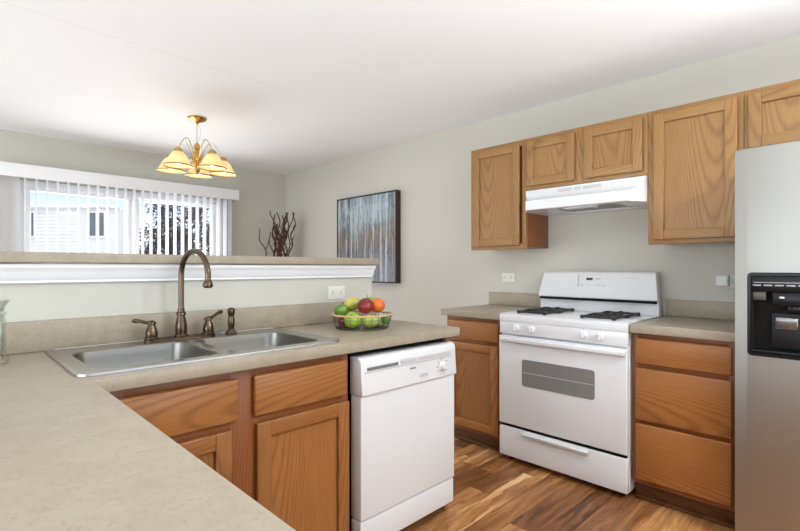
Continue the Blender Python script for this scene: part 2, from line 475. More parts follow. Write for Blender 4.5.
# ------------------------------------------------------------------ room shell
RX0, RY0 = -2.5, -2.5
struct(M().box(RX0 - .15, WX + .15, RY0 - .15, WY + .15, -0.1, 0.0, 0).build('floor', FLOOR, origin=(0, 0, 0)))
struct(M().box(RX0 - .15, WX + .15, RY0 - .15, WY + .15, CEIL, CEIL + 0.1, 0).build('ceiling', CEILM, origin=(0, 0, 0)))
struct(M().box(WX, WX + .12, RY0, WY + .12, 0, CEIL, 0).build('wall_right', WALL))
wb = struct(M().box(RX0, WX, WY, WY + .12, 0, CEIL, 0).build('wall_back', WALL))
WIN = (0.45, 2.31, 0.04, 1.955)
carve(wb, M().box(WIN[0], WIN[1], WY - .1, WY + .3, WIN[2], WIN[3], 0))
wl = struct(M().box(RX0 - .12, RX0, RY0, WY + .12, 0, CEIL, 0).build('wall_left', WALL))
carve(wl, M().box(RX0 - .3, RX0 + .1, -1.1, 2.3, 0.6, 2.3, 0))
wf = struct(M().box(RX0, WX, RY0 - .12, RY0, 0, CEIL, 0).build('wall_front', WALL))
carve(wf, M().box(-1.3, 2.1, RY0 - .3, RY0 + .1, 0.6, 2.3, 0))
struct(M().box(RX0, 1.765, 2.018, 2.135, 0, 1.2, 0.002).build('wall_partition', WALL))
struct(M().box(WX - .014, WX - .001, 2.1, WY - .002, 0.001, 0.085, 0.004).build('baseboard_right', TRIM))
struct(M().box(2.29, WX - .016, WY - .014, WY - .001, 0.001, 0.085, 0.004).build('baseboard_back', TRIM))
# white moulding under the bar top (crown-like profile)
prof = [(2.017, 1.198), (1.972, 1.198), (1.972, 1.186), (1.980, 1.178), (1.986, 1.168), (1.992, 1.150), (2.000, 1.142), (2.000, 1.134), (2.017, 1.134)]
struct(M().prism(prof, 0, RX0 + .005, 1.755).build('trim_1', TRIM))

# sliding patio window
win = thing('window_1', None, None, (1.38, WY + .05, WIN[2])); win['kind'] = 'structure'
m = M()
x0, x1, z0, z1 = WIN
for a in ((x0 + .002, x0 + .06, z0 + .002, z1 - .002), (x1 - .06, x1 - .002, z0 + .002, z1 - .002), (x0 + .06, x1 - .06, z1 - .07, z1 - .002), (x0 + .06, x1 - .06, z0 + .002, z0 + .05)):
    m.box(a[0], a[1], WY + .005, WY + .11, a[2], a[3], 0.003)
m.build('window_frame', TRIM, win)
for (a, b, yy) in ((x0 + .061, 1.435, WY + .02), (1.335, x1 - .061, WY + .062)):
    m = M(); t_ = 0.055
    m.box(a, a + t_, yy, yy + .036, z0 + .052, z1 - .072, .003); m.box(b - t_, b, yy, yy + .036, z0 + .052, z1 - .072, .003)
    m.box(a + t_, b - t_, yy, yy + .036, z1 - .072 - .02, z1 - .072, .003); m.box(a + t_, b - t_, yy, yy + .036, z0 + .052, z0 + .12, .003)
    sash = m.build('window_sash', TRIM, win)
    M().box(a + t_, b - t_, yy + .015, yy + .021, z0 + .12, z1 - .092, 0).build('pane', PANE, sash)

# ------------------------------------------------------------------ vertical blinds
bl = thing('vertical_blind', 'white vertical blind with open slats hanging across the patio window', 'blind', (1.38, 5.1, 0.05))
m = M(); m.box(0.30, 2.405, 5.02, 5.03, 1.948, 2.06, .002); m.box(0.30, 0.31, 5.03, 5.178, 1.948, 2.06, .001); m.box(2.395, 2.405, 5.03, 5.178, 1.948, 2.06, .001)
m.box(.31, 2.395, 5.03, 5.178, 2.05, 2.06, .001)
m.build('valance', TRIM, bl)
M().box(0.33, 2.38, 5.085, 5.125, 2.0, 2.035, .003).build('headrail', TRIM, bl)
def slat_mesh(ang):
    m = M(); w = .0445; n = 6
    loopA, loopB = [], []
    d = Vector((math.cos(ang), math.sin(ang), 0)); nn = Vector((-d.y, d.x, 0))
    sec = []
    for k in range(n + 1):
        q = -w + 2 * w * k / n; sec.append(d * q + nn * (.006 * (1 - (q / w) ** 2)))
    for k in range(n, -1, -1):
        q = -w + 2 * w * k / n; sec.append(d * q + nn * (.006 * (1 - (q / w) ** 2) + .0012))
    m.loft([[(p.x, p.y, z) for p in sec] for z in (0.06, 1.995)])
    return m
op, OO = slat_mesh(math.radians(91)).mesh('slat', SLAT, origin=(0, 0, 0))
cl, OO = slat_mesh(math.radians(20)).mesh('slat', SLAT, origin=(0, 0, 0))
for k in range(-3, 24):
    xx = .597 + .0765 * k if k < 23 else 2.335
    o = bpy.data.objects.new('slat', cl if k < -1 else op); COL.objects.link(o); o.parent = bl
    o.location = Vector((xx, 5.105, 0)) - bl.location

# ------------------------------------------------------------------ outdoors
struct(M().box(-60, 60, WY + .16, 80, -.25, -.15, 0).build('ground', simple('pale_concrete_ground', srgb(196, 194, 190), .9, var=.08, scale=2)))
SIDE = simple('white_lap_siding', srgb(238, 236, 231), .6, var=.015, scale=1)
def house(label, cx, depth, r0, r1, top, wins, thick=1.0):
    """facade square to a view line that runs at heading A; r = metres to the right of it"""
    rt = Vector((math.sin(A), -math.cos(A), 0)); fw = Vector((math.cos(A), math.sin(A), 0))
    base = fw * depth + rt * (r0 + r1) / 2
    h = thing('house', label, 'building', (base.x, base.y, -.15))
    mt = Matrix((rt, fw, Vector((0, 0, 1)))).transposed()
    def place(m, name, mat, parent):
        for v in m.bm.verts: v.co = mt @ v.co
        return m.build(name, mat, parent, origin=tuple(parent_world(parent)))
    def parent_world(p):
        w = Vector((0, 0, 0))
        while p is not None: w += p.location; p = p.parent
        return w
    m = M(); pts = []
    z = -.15; step = .18
    pts.append((depth, z))
    while z < top - .01:
        z2 = min(z + step, top); pts += [(depth - .05, z), (depth - .012, z2)]; z = z2
    pts += [(depth + thick, top), (depth + thick, -.15)]
    m.prism(pts, 0, r0, r1)
    place(m, 'siding_wall', SIDE, h)
    m = M(); m.box(r0 - .15, r1 + .15, depth - .25, depth + thick + .2, top, top + .14, .01)
    place(m, 'roof_edge', TRIM, h)
    for (a, b, c, d) in wins:
        m = M()
        for q in ((a - .1, a, c - .1, d + .1), (b, b + .1, c - .1, d + .1), (a, b, c - .1, c), (a, b, d, d + .1), ((a + b) / 2 - .05, (a + b) / 2 + .05, c, d)):
            m.box(q[0], q[1], depth - .1, depth - .01, q[2], q[3], .005)
        f = place(m, 'house_window', TRIM, h)
        m = M(); m.box(a, b, depth - .07, depth - .055, c, d, 0)
        place(m, 'pane', simple('dark_house_glass', srgb(96, 106, 116), .2, var=.1, scale=1), f)
    return h
D = 24.0
rr = lambda px: (px - 400) / 466 * D
zz = lambda py: CAMZ + (267.9 - py) / 466 * D
house('white sided house with dark windows seen through the left pane', 0, D, rr(-60), rr(115), zz(208), [(rr(90.5), rr(105), zz(236), zz(213)), (rr(28), rr(35), zz(236), zz(213))])

LEAF = simple('dark_plum_leaf', srgb(58, 44, 50), .6, var=.5, scale=3)
def tree(label, x, y, zb, zt, rad, n):
    t = thing('tree', label, 'tree', (x, y, -.15))
    m = M(); m.tube([(x, y, -.15), (x + .05, y, .5), (x - .03, y, 1.2), (x, y, zt - .3)], [.11, .09, .07, .03], 10)
    for k in range(14):
        a = k * 2.4; zs = zb + (zt - zb) * (.1 + .05 * k); L = rad * (.9 - .03 * k)
        m.tube([(x, y, zs), (x + math.cos(a) * L * .5, y + math.sin(a) * L * .5, zs + .18), (x + math.cos(a) * L, y + math.sin(a) * L, zs + .42)], [.03, .02, .006], 6)
    m.build('trunk', BARK, t)
    b = M(); bm = b.bm
    cl = []
    for k in range(120):
        u = random.random(); a = random.random() * 2 * PI
        zc = zb + (zt - zb) * u; rr_ = rad * math.sqrt(random.random()) * (1.0 - .45 * u)
        cl.append((Vector((x + math.cos(a) * rr_, y + math.sin(a) * rr_, zc)), random.uniform(.10, .2)))
    for k in range(n):
        c, r = random.choice(cl)
        p = c + Vector((random.gauss(0, 1), random.gauss(0, 1), random.gauss(0, 1))) * r * .55
        d = Vector((random.gauss(0, 1), random.gauss(0, 1), random.gauss(0, 1))).normalized()
        e_ = d.orthogonal().normalized(); s = random.uniform(.03, .055)
        vs = [bm.verts.new(p + q) for q in (-d * s, e_ * s * .5, d * s, -e_ * s * .5)]
        bm.faces.new(vs)
    b.build('foliage', LEAF, t)
tree('dark plum leaved tree seen through the right pane of the window', 3.80, 10.6, .7, 2.75, .98, 11000)

# ------------------------------------------------------------------ bar top on the half wall
tag(M().box(RX0 + .005, 1.762, 1.952, 2.36, 1.2015, 1.238, .005, seg=3).build('bar_top', LAM), 'long beige laminate bar ledge capping the half wall', 'bar ledge')

# ------------------------------------------------------------------ cabinets helpers
class Face:
    """maps (u, n, z): u along the cabinet face, n outwards from it"""
    def __init__(s, axis, plane): s.axis, s.p = axis, plane
    def box(s, m, u0, u1, n0, n1, z0, z1, bev=.0015, mi=0, seg=2):
        if s.axis == 'x': return m.box(s.p - n1, s.p - n0, u0, u1, z0, z1, bev, mi, seg)
        if s.axis == 'y': return m.box(u0, u1, s.p - n1, s.p - n0, z0, z1, bev, mi, seg)
        if s.axis == '+x': return m.box(s.p + n0, s.p + n1, u0, u1, z0, z1, bev, mi, seg)
def door(F, parent, u0, u1, z0, z1, V, H, st=.052, name='door'):
    th = .02
    m = M()
    for a, b in ((u0, u0 + st), (u1 - st, u1)): F.box(m, a, b, 0.001, th, z0, z1, .004, 0, 3)
    F.box(m, u0 + st - .001, u1 - st + .001, 0.001, th - .0005, z0, z0 + st, .004, 1, 3)
    F.box(m, u0 + st - .001, u1 - st + .001, 0.001, th - .0005, z1 - st, z1, .004, 1, 3)
    d = m.build(name, [V, H], parent)
    m = M(); F.box(m, u0 + st - .003, u1 - st + .003, 0.002, .0065, z0 + st - .003, z1 - st + .003, 0)
    m.build('panel', V, d)
    return d
def drawer(F, parent, u0, u1, z0, z1, H):
    m = M(); F.box(m, u0, u1, .001, .019, z0, z1, .007, 0, 3)
    return m.build('drawer_front', H, parent)
def frame(F, parent, u0, u1, z0, z1, us, zs, V, H, t=.019):
    """face frame: us = upright intervals, zs = level intervals"""
    m = M()
    for a, b in us: F.box(m, a, b, -t, 0, z0, z1, .001, 0)
    for a, b, c, d in zs: F.box(m, c, d, -t, -.0004, a, b, .001, 1)
    return m.build('face_frame', [V, H], parent)

# ------------------------------------------------------------------ upper cabinets (stove wall)
UF = 2.785
F = Face('x', UF)
XB = WX - .0015
def upper(label, y0, y1, z0, z1, doors, stile=.03, name='wall_cabinet'):
    t = thing(name, label, 'wall cabinet', ((UF + XB) / 2, (y0 + y1) / 2, z0), 'oak wall cabinets above the stove wall')
    M().box(UF + .0192, XB, y0 + .0006, y1 - .0006, z0 + .012, z1, .001).build('body', CABSIDE, t)
    us = [(y0 + .0006, y0 + stile), (y1 - stile, y1 - .0006)]
    for i in range(len(doors) - 1): us.append((doors[i][1] - .012, doors[i + 1][0] + .012))
    frame(F, t, y0, y1, z0, z1, us, [(z0, z0 + .04, y0 + stile - .001, y1 - stile + .001), (z1 - .04, z1, y0 + stile - .001, y1 - stile + .001)], OAK_V, OAK_H)
    for a, b in doors: door(F, t, a, b, z0 + .025, z1 - .026, OAK_V, OAK_H)
    return t
upper('single door oak wall cabinet left of the range hood', 1.622, 2.075, 1.313, 2.046, [(1.665, 2.045)])
upper('short two door oak wall cabinet directly above the range hood', 0.870, 1.622, 1.700, 2.046, [(0.895, 1.223), (1.285, 1.612)])
upper('single door oak wall cabinet between the hood and the refrigerator', 0.437, 0.870, 1.313, 2.046, [(0.462, 0.838)])
upper('short oak wall cabinet above the refrigerator', -0.48, 0.437, 1.735, 2.046, [(-0.455, -0.03), (0.0, 0.420)])

# ------------------------------------------------------------------ base cabinets on the stove wall
BF = 2.522
F2 = Face('x', BF)
def base(label, y0, y1):
    t = thing('base_cabinet', label, 'base cabinet', ((BF + XB) / 2, (y0 + y1) / 2, 0), 'oak base cabinets beside the stove')
    M().box(BF + .0192, XB, y0, y1, .095, .856, .001).build('body', CABSIDE, t)
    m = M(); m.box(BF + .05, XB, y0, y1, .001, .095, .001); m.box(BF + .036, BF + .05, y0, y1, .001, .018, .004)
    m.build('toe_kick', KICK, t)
    return t
b1 = base('oak base cabinet with three stacked drawers right of the stove', .43, .862)
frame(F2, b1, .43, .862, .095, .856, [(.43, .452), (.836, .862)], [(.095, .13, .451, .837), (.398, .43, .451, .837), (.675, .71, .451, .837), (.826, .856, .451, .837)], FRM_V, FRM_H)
drawer(F2, b1, .438, .842, .703, .832, OAKB_H); drawer(F2, b1, .438, .842, .421, .681, OAKB_H); drawer(F2, b1, .438, .842, .120, .401, OAKB_H)
b2 = base('oak base cabinet with drawer above door left of the stove', 1.638, 2.085)
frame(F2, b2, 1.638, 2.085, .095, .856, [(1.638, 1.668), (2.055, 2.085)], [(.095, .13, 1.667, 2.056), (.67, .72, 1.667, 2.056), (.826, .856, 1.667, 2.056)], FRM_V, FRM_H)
drawer(F2, b2, 1.660, 2.06, .706, .832, OAKB_H); door(F2, b2, 1.660, 2.06, .118, .684, OAKB_V, OAKB_H)
def side_counter(label, y0, y1):
    t = thing('countertop', label, 'countertop', (2.79, (y0 + y1) / 2, .858))
    M().box(2.486, XB, y0, y1, .8575, .900, .004, 0, 3).build('worktop', LAM, t)
    M().box(XB - .019, XB, y0, y1, .9005, .998, .003).build('backsplash', LAM, t)
side_counter('small beige laminate countertop with backsplash right of the stove', .418, .864)
side_counter('small beige laminate countertop with backsplash left of the stove', 1.637, 2.115)

# ------------------------------------------------------------------ peninsula: counter, sink cabinet
CZ0, CZ1 = .858, .898
ct = thing('countertop', 'long L shaped beige laminate countertop holding the sink', 'countertop', (.6, 1.6, CZ0))
m = M()
L = [(-.38, -.9), (.279, -.9), (.279, 1.40), (1.79, 1.40), (1.79, 2.0165), (-.38, 2.0165)]
m.prism(L, 2, CZ0, CZ1, bev=.004)
top = m.build('worktop', LAM, None)
carve(top, M().loft([rrect(.275, 1.085, 1.47, 1.955, .03, z) for z in (.8, 1.0)]))
top.location -= ct.location; top.parent = ct
M().box(-.38, 1.785, 1.998, 2.0165, CZ1 + .0005, 1.004, .003).build('backsplash', LAM, ct)

PF = 1.447
F3 = Face('y', PF)
sc = thing('sink_base_cabinet', 'oak sink base cabinet with two false drawers above two doors', 'base cabinet', (.6, 1.73, 0))
m = M()
# hollow carcass: sides, floor and back, leaving room for the sink bowls
m.box(.252, .272, PF + .02, 2.0, .1, .856); m.box(1.118, 1.138, PF + .02, 2.0, .1, .856); m.box(.272, 1.118, PF + .02, 2.0, .1, .118); m.box(.272, 1.118, 1.985, 2.0, .118, .856)
m.build('body', CABSIDE, sc)
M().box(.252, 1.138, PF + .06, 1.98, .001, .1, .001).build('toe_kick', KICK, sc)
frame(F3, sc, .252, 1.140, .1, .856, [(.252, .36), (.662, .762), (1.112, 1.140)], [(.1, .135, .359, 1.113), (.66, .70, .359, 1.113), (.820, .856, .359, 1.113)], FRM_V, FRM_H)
drawer(F3, sc, .335, .684, .692, .829, OAKB_H); drawer(F3, sc, .738, 1.122, .692, .829, OAKB_H)
door(F3, sc, .335, .660, .112, .668, OAKB_V, OAKB_H); door(F3, sc, .748, 1.134, .112, .668, OAKB_V, OAKB_H)
# cabinet under the near leg of the counter
F4 = Face('+x', .225)
nc = thing('base_cabinet', 'oak base cabinet under the near end of the L shaped countertop', 'base cabinet', (-.07, .3, 0))
M().box(-.36, .2245, -.88, 1.43, .1, .856, .001).build('body', OAKB_V, nc)
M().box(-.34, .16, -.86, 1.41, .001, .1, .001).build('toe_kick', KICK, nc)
for a, b in ((-.85, -.45), (-.43, -.03), (.0, .4), (.42, .82), (.84, 1.24)):
    door(F4, nc, a, b, .12, .68, OAKB_V, OAKB_H)
    m = M(); F4.box(m, a, b, .001, .019, .70, .83, .007, 0, 3); m.build('drawer_front', OAKB_H, nc)
ep = tag(M().box(1.745, 1.768, PF + .012, 2.0, .001, .856, .002).build('end_panel', OAKB_V), 'oak end panel closing the peninsula beside the dishwasher', 'end panel')

# ------------------------------------------------------------------ sink
SX0, SX1, SY0, SY1 = .251, 1.122, 1.446, 1.984
sk = thing('sink', 'stainless double bowl sink set into the L shaped countertop', 'sink', (.68, 1.717, CZ1))
bowls = [(.302, .662), (.702, 1.062)]
BY0, BY1 = 1.495, 1.868
def deck():
    b = bmesh.new()
    def ring(pts):
        v = [b.verts.new(p) for p in pts]
        return v, [b.edges.new((v[i], v[(i + 1) % len(v)])) for i in range(len(v))]
    z = CZ1 + .006
    o_, e0 = ring(rrect(SX0 + .012, SX1 - .012, SY0 + .012, SY1 - .012, .03, z))
    edges = list(e0)
    for a, c in bowls:
        _, ee = ring(rrect(a, c, BY0, BY1, .055, z)); edges += ee
    bmesh.ops.triangle_fill(b, use_beauty=True, use_dissolve=False, edges=edges)
    # raised rolled rim
    prev = o_
    for ins, dz in ((.010, .0085), (.005, .0085), (.001, .006), (0, .0012)):
        nv = [b.verts.new(p) for p in rrect(SX0 + ins, SX1 - ins, SY0 + ins, SY1 - ins, .03 + (.012 - ins), CZ1 + dz)]
        for i in range(len(nv)): b.faces.new((prev[i], prev[(i + 1) % len(nv)], nv[(i + 1) % len(nv)], nv[i]))
        prev = nv
    bmesh.ops.recalc_face_normals(b, faces=b.faces)
    m = M(); m._merge(b, 0); return m
deck().build('deck', SINK, sk)
for a, c in bowls:
    z = CZ1 + .006; m = M()
    lp = [rrect(a, c, BY0, BY1, .055, z), rrect(a + .004, c - .004, BY0 + .004, BY1 - .004, .053, z - .004), rrect(a + .008, c - .008, BY0 + .008, BY1 - .008, .05, z - .03),
          rrect(a + .02, c - .02, BY0 + .02, BY1 - .02, .05, z - .14), rrect(a + .032, c - .032, BY0 + .032, BY1 - .032, .05, z - .163), rrect(a + .055, c - .055, BY0 + .055, BY1 - .055, .04, z - .17)]
    m.loft(lp, cap0=False)
    bw = m.build('bowl', BOWL, sk)
    cx, cy = (a + c) / 2, (BY0 + BY1) / 2
    M().lathe([(.0, .003), (.02, .003), (.03, .001), (.042, .004), (.044, .0)], (cx, cy, z - .1695), 24).build('drain', CHROME, bw)

# ------------------------------------------------------------------ faucet and sprayer
fx, fy, fz = .682, 1.928, CZ1 + .0068
fa = thing('faucet', 'bronze gooseneck faucet with two lever handles behind the sink', 'faucet', (fx, fy, fz))
M().loft([rrect(fx - .135, fx + .135, fy - .027, fy + .027, .0265, fz), rrect(fx - .135, fx + .135, fy - .027, fy + .027, .0265, fz + .006), rrect(fx - .130, fx + .130, fy - .022, fy + .022, .0215, fz + .010)]).build('base_plate', BRONZE, fa)
m = M()
m.lathe([(.026, .009), (.026, .014), (.021, .02), (.0225, .04), (.021, .06), (.015, .085), (.0145, .092), (.018, .095), (.018, .103), (.0135, .107), (.0125, .12)], (fx, fy, fz), 24)
dirn = Vector((.14, -.99, 0)).normalized(); R = .098; zt = 1.152
pts = [(fx, fy, fz + .10), (fx, fy, 1.06), (fx, fy, 1.12)]
for k in range(0, 19):
    a = PI - PI * k / 18 * 1.04
    p = Vector((fx, fy, zt)) + dirn * (R + R * math.cos(a)) + Vector((0, 0, R * math.sin(a)))
    pts.append(tuple(p))
m.tube(pts, .0105, 14)
pe = Vector(pts[-1]); dn = (pe - Vector(pts[-2])).normalized()
m.lathe([(.0105, 0), (.0135, .004), (.0175, .012), (.0185, .02), (.016, .027), (.012, .029)], tuple(pe), 20, axis=tuple(dn))
m.build('spout', BRONZE, fa)
for sgn in (-1, 1):
    hx = fx + sgn * .108
    m = M(); m.lathe([(.026, .009), (.026, .013), (.021, .018), (.022, .03), (.019, .045), (.0125, .06), (.012, .064), (.0165, .067), (.0165, .073), (.010, .078), (.004, .081)], (hx, fy, fz), 22)
    h = m.build('handle', BRONZE, fa)
    m = M()
    if sgn < 0: q = [(hx, fy, fz + .072), (hx - .022, fy - .004, fz + .074), (hx - .042, fy - .008, fz + .081), (hx - .062, fy - .01, fz + .084), (hx - .070, fy - .011, fz + .0835)]
    else: q = [(hx, fy, fz + .072), (hx + .014, fy - .008, fz + .078), (hx + .03, fy - .018, fz + .092), (hx + .043, fy - .025, fz + .099), (hx + .049, fy - .027, fz + .0995)]
    m.tube(q, [.008, .0065, .0065, .0085, .004], 10); m.build('lever', BRONZE, h)
sp = thing('side_sprayer', 'bronze side sprayer standing right of the faucet on the sink', 'sprayer', (.888, fy, fz))
M().lathe([(.024, .0), (.024, .004), (.018, .012), (.014, .018), (.0125, .02)], (.888, fy, fz), 20).build('base', BRONZE, sp)
M().lathe([(.011, .0205), (.014, .035), (.0145, .055), (.012, .072), (.013, .08), (.016, .09), (.0155, .104), (.008, .11)], (.888, fy, fz), 20).build('spray_head', BRONZE, sp)

# ------------------------------------------------------------------ jar at the far left
jx, jy = .108, 1.83
m = M(); H_ = .19
out = [(.0, .0), (.036, .0), (.041, .004), (.041, .018), (.037, .024), (.034, .05), (.033, .11), (.034, .13), (.030, .142), (.036, .15), (.030, .158), (.033, .172), (.044, .188), (.0425, .19), (.030, .172), (.027, .158), (.029, .13), (.0295, .05), (.03, .012), (.0, .010)]
m.lathe(out, (jx, jy, CZ1 + .001), 28, cap=False)
tag(m.build('glass_jar', JARGL), 'clear glass jar with flared lip at far left of the counter', 'jar')

# ------------------------------------------------------------------ dishwasher
DY = 1.388
dw = thing('dishwasher', 'white dishwasher built in under the counter end', 'dishwasher', (1.445, 1.70, 0))
DX0, DX1 = 1.160, 1.740
m = M(); m.box(DX0 + .005, DX1 - .005, PF + .012, 1.98, .09, .846, .002); m.box(DX0 + .03, DX1 - .03, PF + .06, 1.98, .001, .09, .001); m.build('tub_body', DARK, dw)
M().box(DX0 + .002, DX1 - .002, DY + .004, PF + .01, .195, .683, .006, seg=3).build('door', WHITE, dw)
pts = [(PF + .01, .684), (DY - .004, .684), (DY - .006, .690), (DY, .76), (DY + .001, .80), (DY + .004, .818), (DY + .013, .829), (DY + .026, .833), (PF + .01, .833)]
m = M(); m.prism(pts, 0, DX0, DX1, bev=.0008)
cp = m.build('control_panel', WHITE, dw)
carve_me = None
m = M(); m.box(DX0 + .02, DX1 - .025, DY - .002, DY + .004, .772, .779, .001); m.build('vent_ridge', GREYP, cp)
M().box(DX0 + .03, DX0 + .20, DY - .001, DY + .006, .780, .793, .001).build('vent_slot', simple('grey_vent_slot', srgb(112, 112, 114), .6), cp)
M().box(DX0 + .215, DX0 + .315, DY - .003, DY + .006, .781, .801, .003).build('latch', GREYP, cp)
M().box(DX0 + .325, DX1 - .04, DY - .0012, DY + .006, .781, .797, .002).build('handle_recess', GREYP, cp)
m = M(); m.lathe([(.024, 0), (.024, .004), (.018, .006), (.016, .018), (.013, .021), (0, .021)], (1.638, DY - .003, .735), 24, axis=(0, -1, 0))
m.box(1.635, 1.641, DY - .028, DY - .02, .718, .752, .002)
kn = m.build('dial', WHITE2, cp)
m = M()
for k in range(10):
    a = k * PI / 5; m.box(1.638 + .036 * math.cos(a) - .004, 1.638 + .036 * math.cos(a) + .004, DY - .0062, DY - .002, .735 + .036 * math.sin(a) - .001, .735 + .036 * math.sin(a) + .001, 0)
m.build('dial_marks', MARK, cp)
m = M(); m.box(1.43, 1.462, DY - .0058, DY - .003, .752, .758, 0); m.build('logo_mark', MARK, cp)
m = M()
for i in range(3): m.box(1.49 + i * .018, 1.50 + i * .018, DY - .0068, DY - .003, .708, .722, 0)
m.build('cycle_marks', GREYP, cp)
M().box(DX0 + .004, DX1 - .004, DY + .008, PF + .01, .078, .190, .005, seg=3).build('lower_panel', WHITE, dw)

# ------------------------------------------------------------------ stove
SYa, SYb = .869, 1.631
SF = 2.487
st = thing('gas_stove', 'white freestanding gas range between two oak base cabinets', 'stove', (2.78, 1.25, 0))
M().box(SF + .02, 3.05, SYa + .002, SYb - .002, .035, .855, .003).build('body', WHITE, st)
pts = [(SF - .004, .858), (SF - .006, .885), (SF - .002, .899), (SF + .012, .904), (3.06, .904), (3.06, .858)]
M().prism([(a, b) for a, b in pts], 1, SYa, SYb).build('cooktop', WHITE, st)
pn = M().box(SF - .004, SF + .02, SYa + .001, SYb - .001, .782, .8565, .003).build('control_panel', WHITE, st)
for k, yk in enumerate((1.512, 1.412, 1.098, 1.008)):
    m = M(); m.lathe([(.024, 0), (.024, .003), (.0195, .006), (.018, .02), (.015, .023), (0, .023)], (SF - .0042, yk, .822), 24, axis=(-1, 0, 0))
    m.box(SF - .034, SF - .025, yk - .0035, yk + .0035, .806, .838, .0015)
    m.build('knob', WHITE2, pn)
    M().box(SF - .0052, SF - .004, yk - .002, yk + .002, .849, .852, 0).build('burner_mark', MARK, pn)
m = M(); m.box(SF - .014, SF + .0195, SYa + .002, SYb - .002, .232, .772, .006, seg=3)
od = m.build('oven_door', WHITE, st)
m = M()
wloop = lambda x, g: [(x, p[0], p[1]) for p in rrect(1.034 - g, 1.468 + g, .482 - g, .640 + g, .016 + g, 0)]
m.loft([wloop(SF - .0165, 0), wloop(SF - .013, 0)]); ow = m.build('oven_window', OVENGL, od)
m = M(); m.box(SF - .0172, SF - .0163, 1.04, 1.462, .561, .5635, 0); ow2 = m.build('rack_line', GREYP, ow)
m = M(); pts = [(SF - .013, .768), (SF - .032, .766), (SF - .038, .757), (SF - .038, .742), (SF - .032, .735), (SF - .024, .734), (SF - .022, .744), (SF - .013, .744)]
m.prism(pts, 1, SYa + .006, SYb - .024, bev=.001); m.build('handle', WHITE, od)
dr = M().box(SF - .010, SF + .0195, SYa + .002, SYb - .002, .034, .212, .006, seg=3).build('drawer', WHITE, st)
m = M(); pts = [(SF - .0098, .205), (SF - .030, .203), (SF - .033, .198), (SF - .028, .183), (SF - .022, .186), (SF - .0098, .198)]
m.prism(pts, 1, 1.066, 1.462, bev=.001); m.build('handle', WHITE, dr)
M().box(SF + .004, SF + .0195, SYa + .01, SYb - .01, .2125, .2315, 0).build('vent_gap', DARK, st)
for yy in (SYa + .05, SYb - .05):
    for xx in (SF + .06, 3.0):
        M().lathe([(.02, 0.001), (.022, .008), (.012, .012), (.012, .036)], (xx, yy, 0), 14).build('foot', BLACK, st)
# backguard
pts = [(2.985, .9045), (2.985, .985), (2.960, .992), (2.958, 1.0), (2.985, 1.148), (2.993, 1.158), (3.005, 1.161), (3.06, 1.161), (3.06, .9045)]
m = M(); m.prism(pts, 1, SYa + .004, SYb - .004, bev=.001)
for v in m.bm.verts:
    if v.co.z > 1.12: v.co.y += (.018 if v.co.y < 1.2 else -.028)
bg = m.build('backguard', WHITE, st)
M().box(2.961, 2.986, SYa + .014, SYb - .014, .974, .9905, .001).build('vent_slot', DARK, bg)
def guard_x(z): return 2.958 + (z - 1.0) * .027 / .148
def on_guard(name, y0, y1, z0, z1, mat, t=.0012):
    x0_, x1_ = guard_x(z0), guard_x(z1); m = M()
    m.loft([[(x0_ - t, y0, z0), (x0_ - t, y1, z0), (x0_ + .003, y1, z0), (x0_ + .003, y0, z0)], [(x1_ - t, y0, z1), (x1_ - t, y1, z1), (x1_ + .003, y1, z1), (x1_ + .003, y0, z1)]])
    return m.build(name, mat, bg)
on_guard('clock_display', 1.258, 1.300, 1.106, 1.122, CLOCK)
on_guard('panel_outline', 1.349, 1.353, 1.062, 1.140, MARK)
on_guard('panel_outline', 1.165, 1.349, 1.1385, 1.140, GREYP)
on_guard('logo_mark', 1.208, 1.240, 1.113, 1.118, MARK)
for a, b in ((1.318, 1.338), (1.286, 1.292), (1.236, 1.246), (1.206, 1.226), (1.176, 1.2)): on_guard('button_mark', a, b, 1.070, 1.078, GREYP)
on_guard('printed_line', .985, 1.055, 1.122, 1.125, GREYP)
# burners and grates
def grate(cx, cy):
    w, d, z = .086, .086, .9045
    m = M()
    b = .0066
    for q in ((cx - d, cx + d, cy - w - b, cy - w + b), (cx - d, cx + d, cy + w - b, cy + w + b), (cx - d - b, cx - d + b, cy - w - b, cy + w + b), (cx + d - b, cx + d + b, cy - w - b, cy + w + b)):
        m.box(q[0], q[1], q[2], q[3], z + .005, z + .016, .002)
    for a in range(4):
        an = a * PI / 2; dx, dy = math.cos(an), math.sin(an)
        p0 = Vector((cx + dx * d, cy + dy * w, z + .013)); p1 = Vector((cx + dx * .03, cy + dy * .03, z + .019))
        m.tube([p0, p0 * .6 + p1 * .4 + Vector((0, 0, .004)), p1], .0062, 8)
    for sx in (-1, 1):
        for sy in (-1, 1):
            m.box(cx + sx * d - .009, cx + sx * d + .009, cy + sy * w - .009, cy + sy * w + .009, z, z + .0185, .002)
    g = m.build('grate', IRON, st)
    M().lathe([(.04, 0.0002), (.042, .004), (.036, .008), (.03, .008), (.03, .012), (.026, .014), (0, .014)], (cx, cy, z), 24).build('burner', IRON, st)
for cx in (2.636, 2.83):
    for cy in (1.45, 1.05): grate(cx, cy)

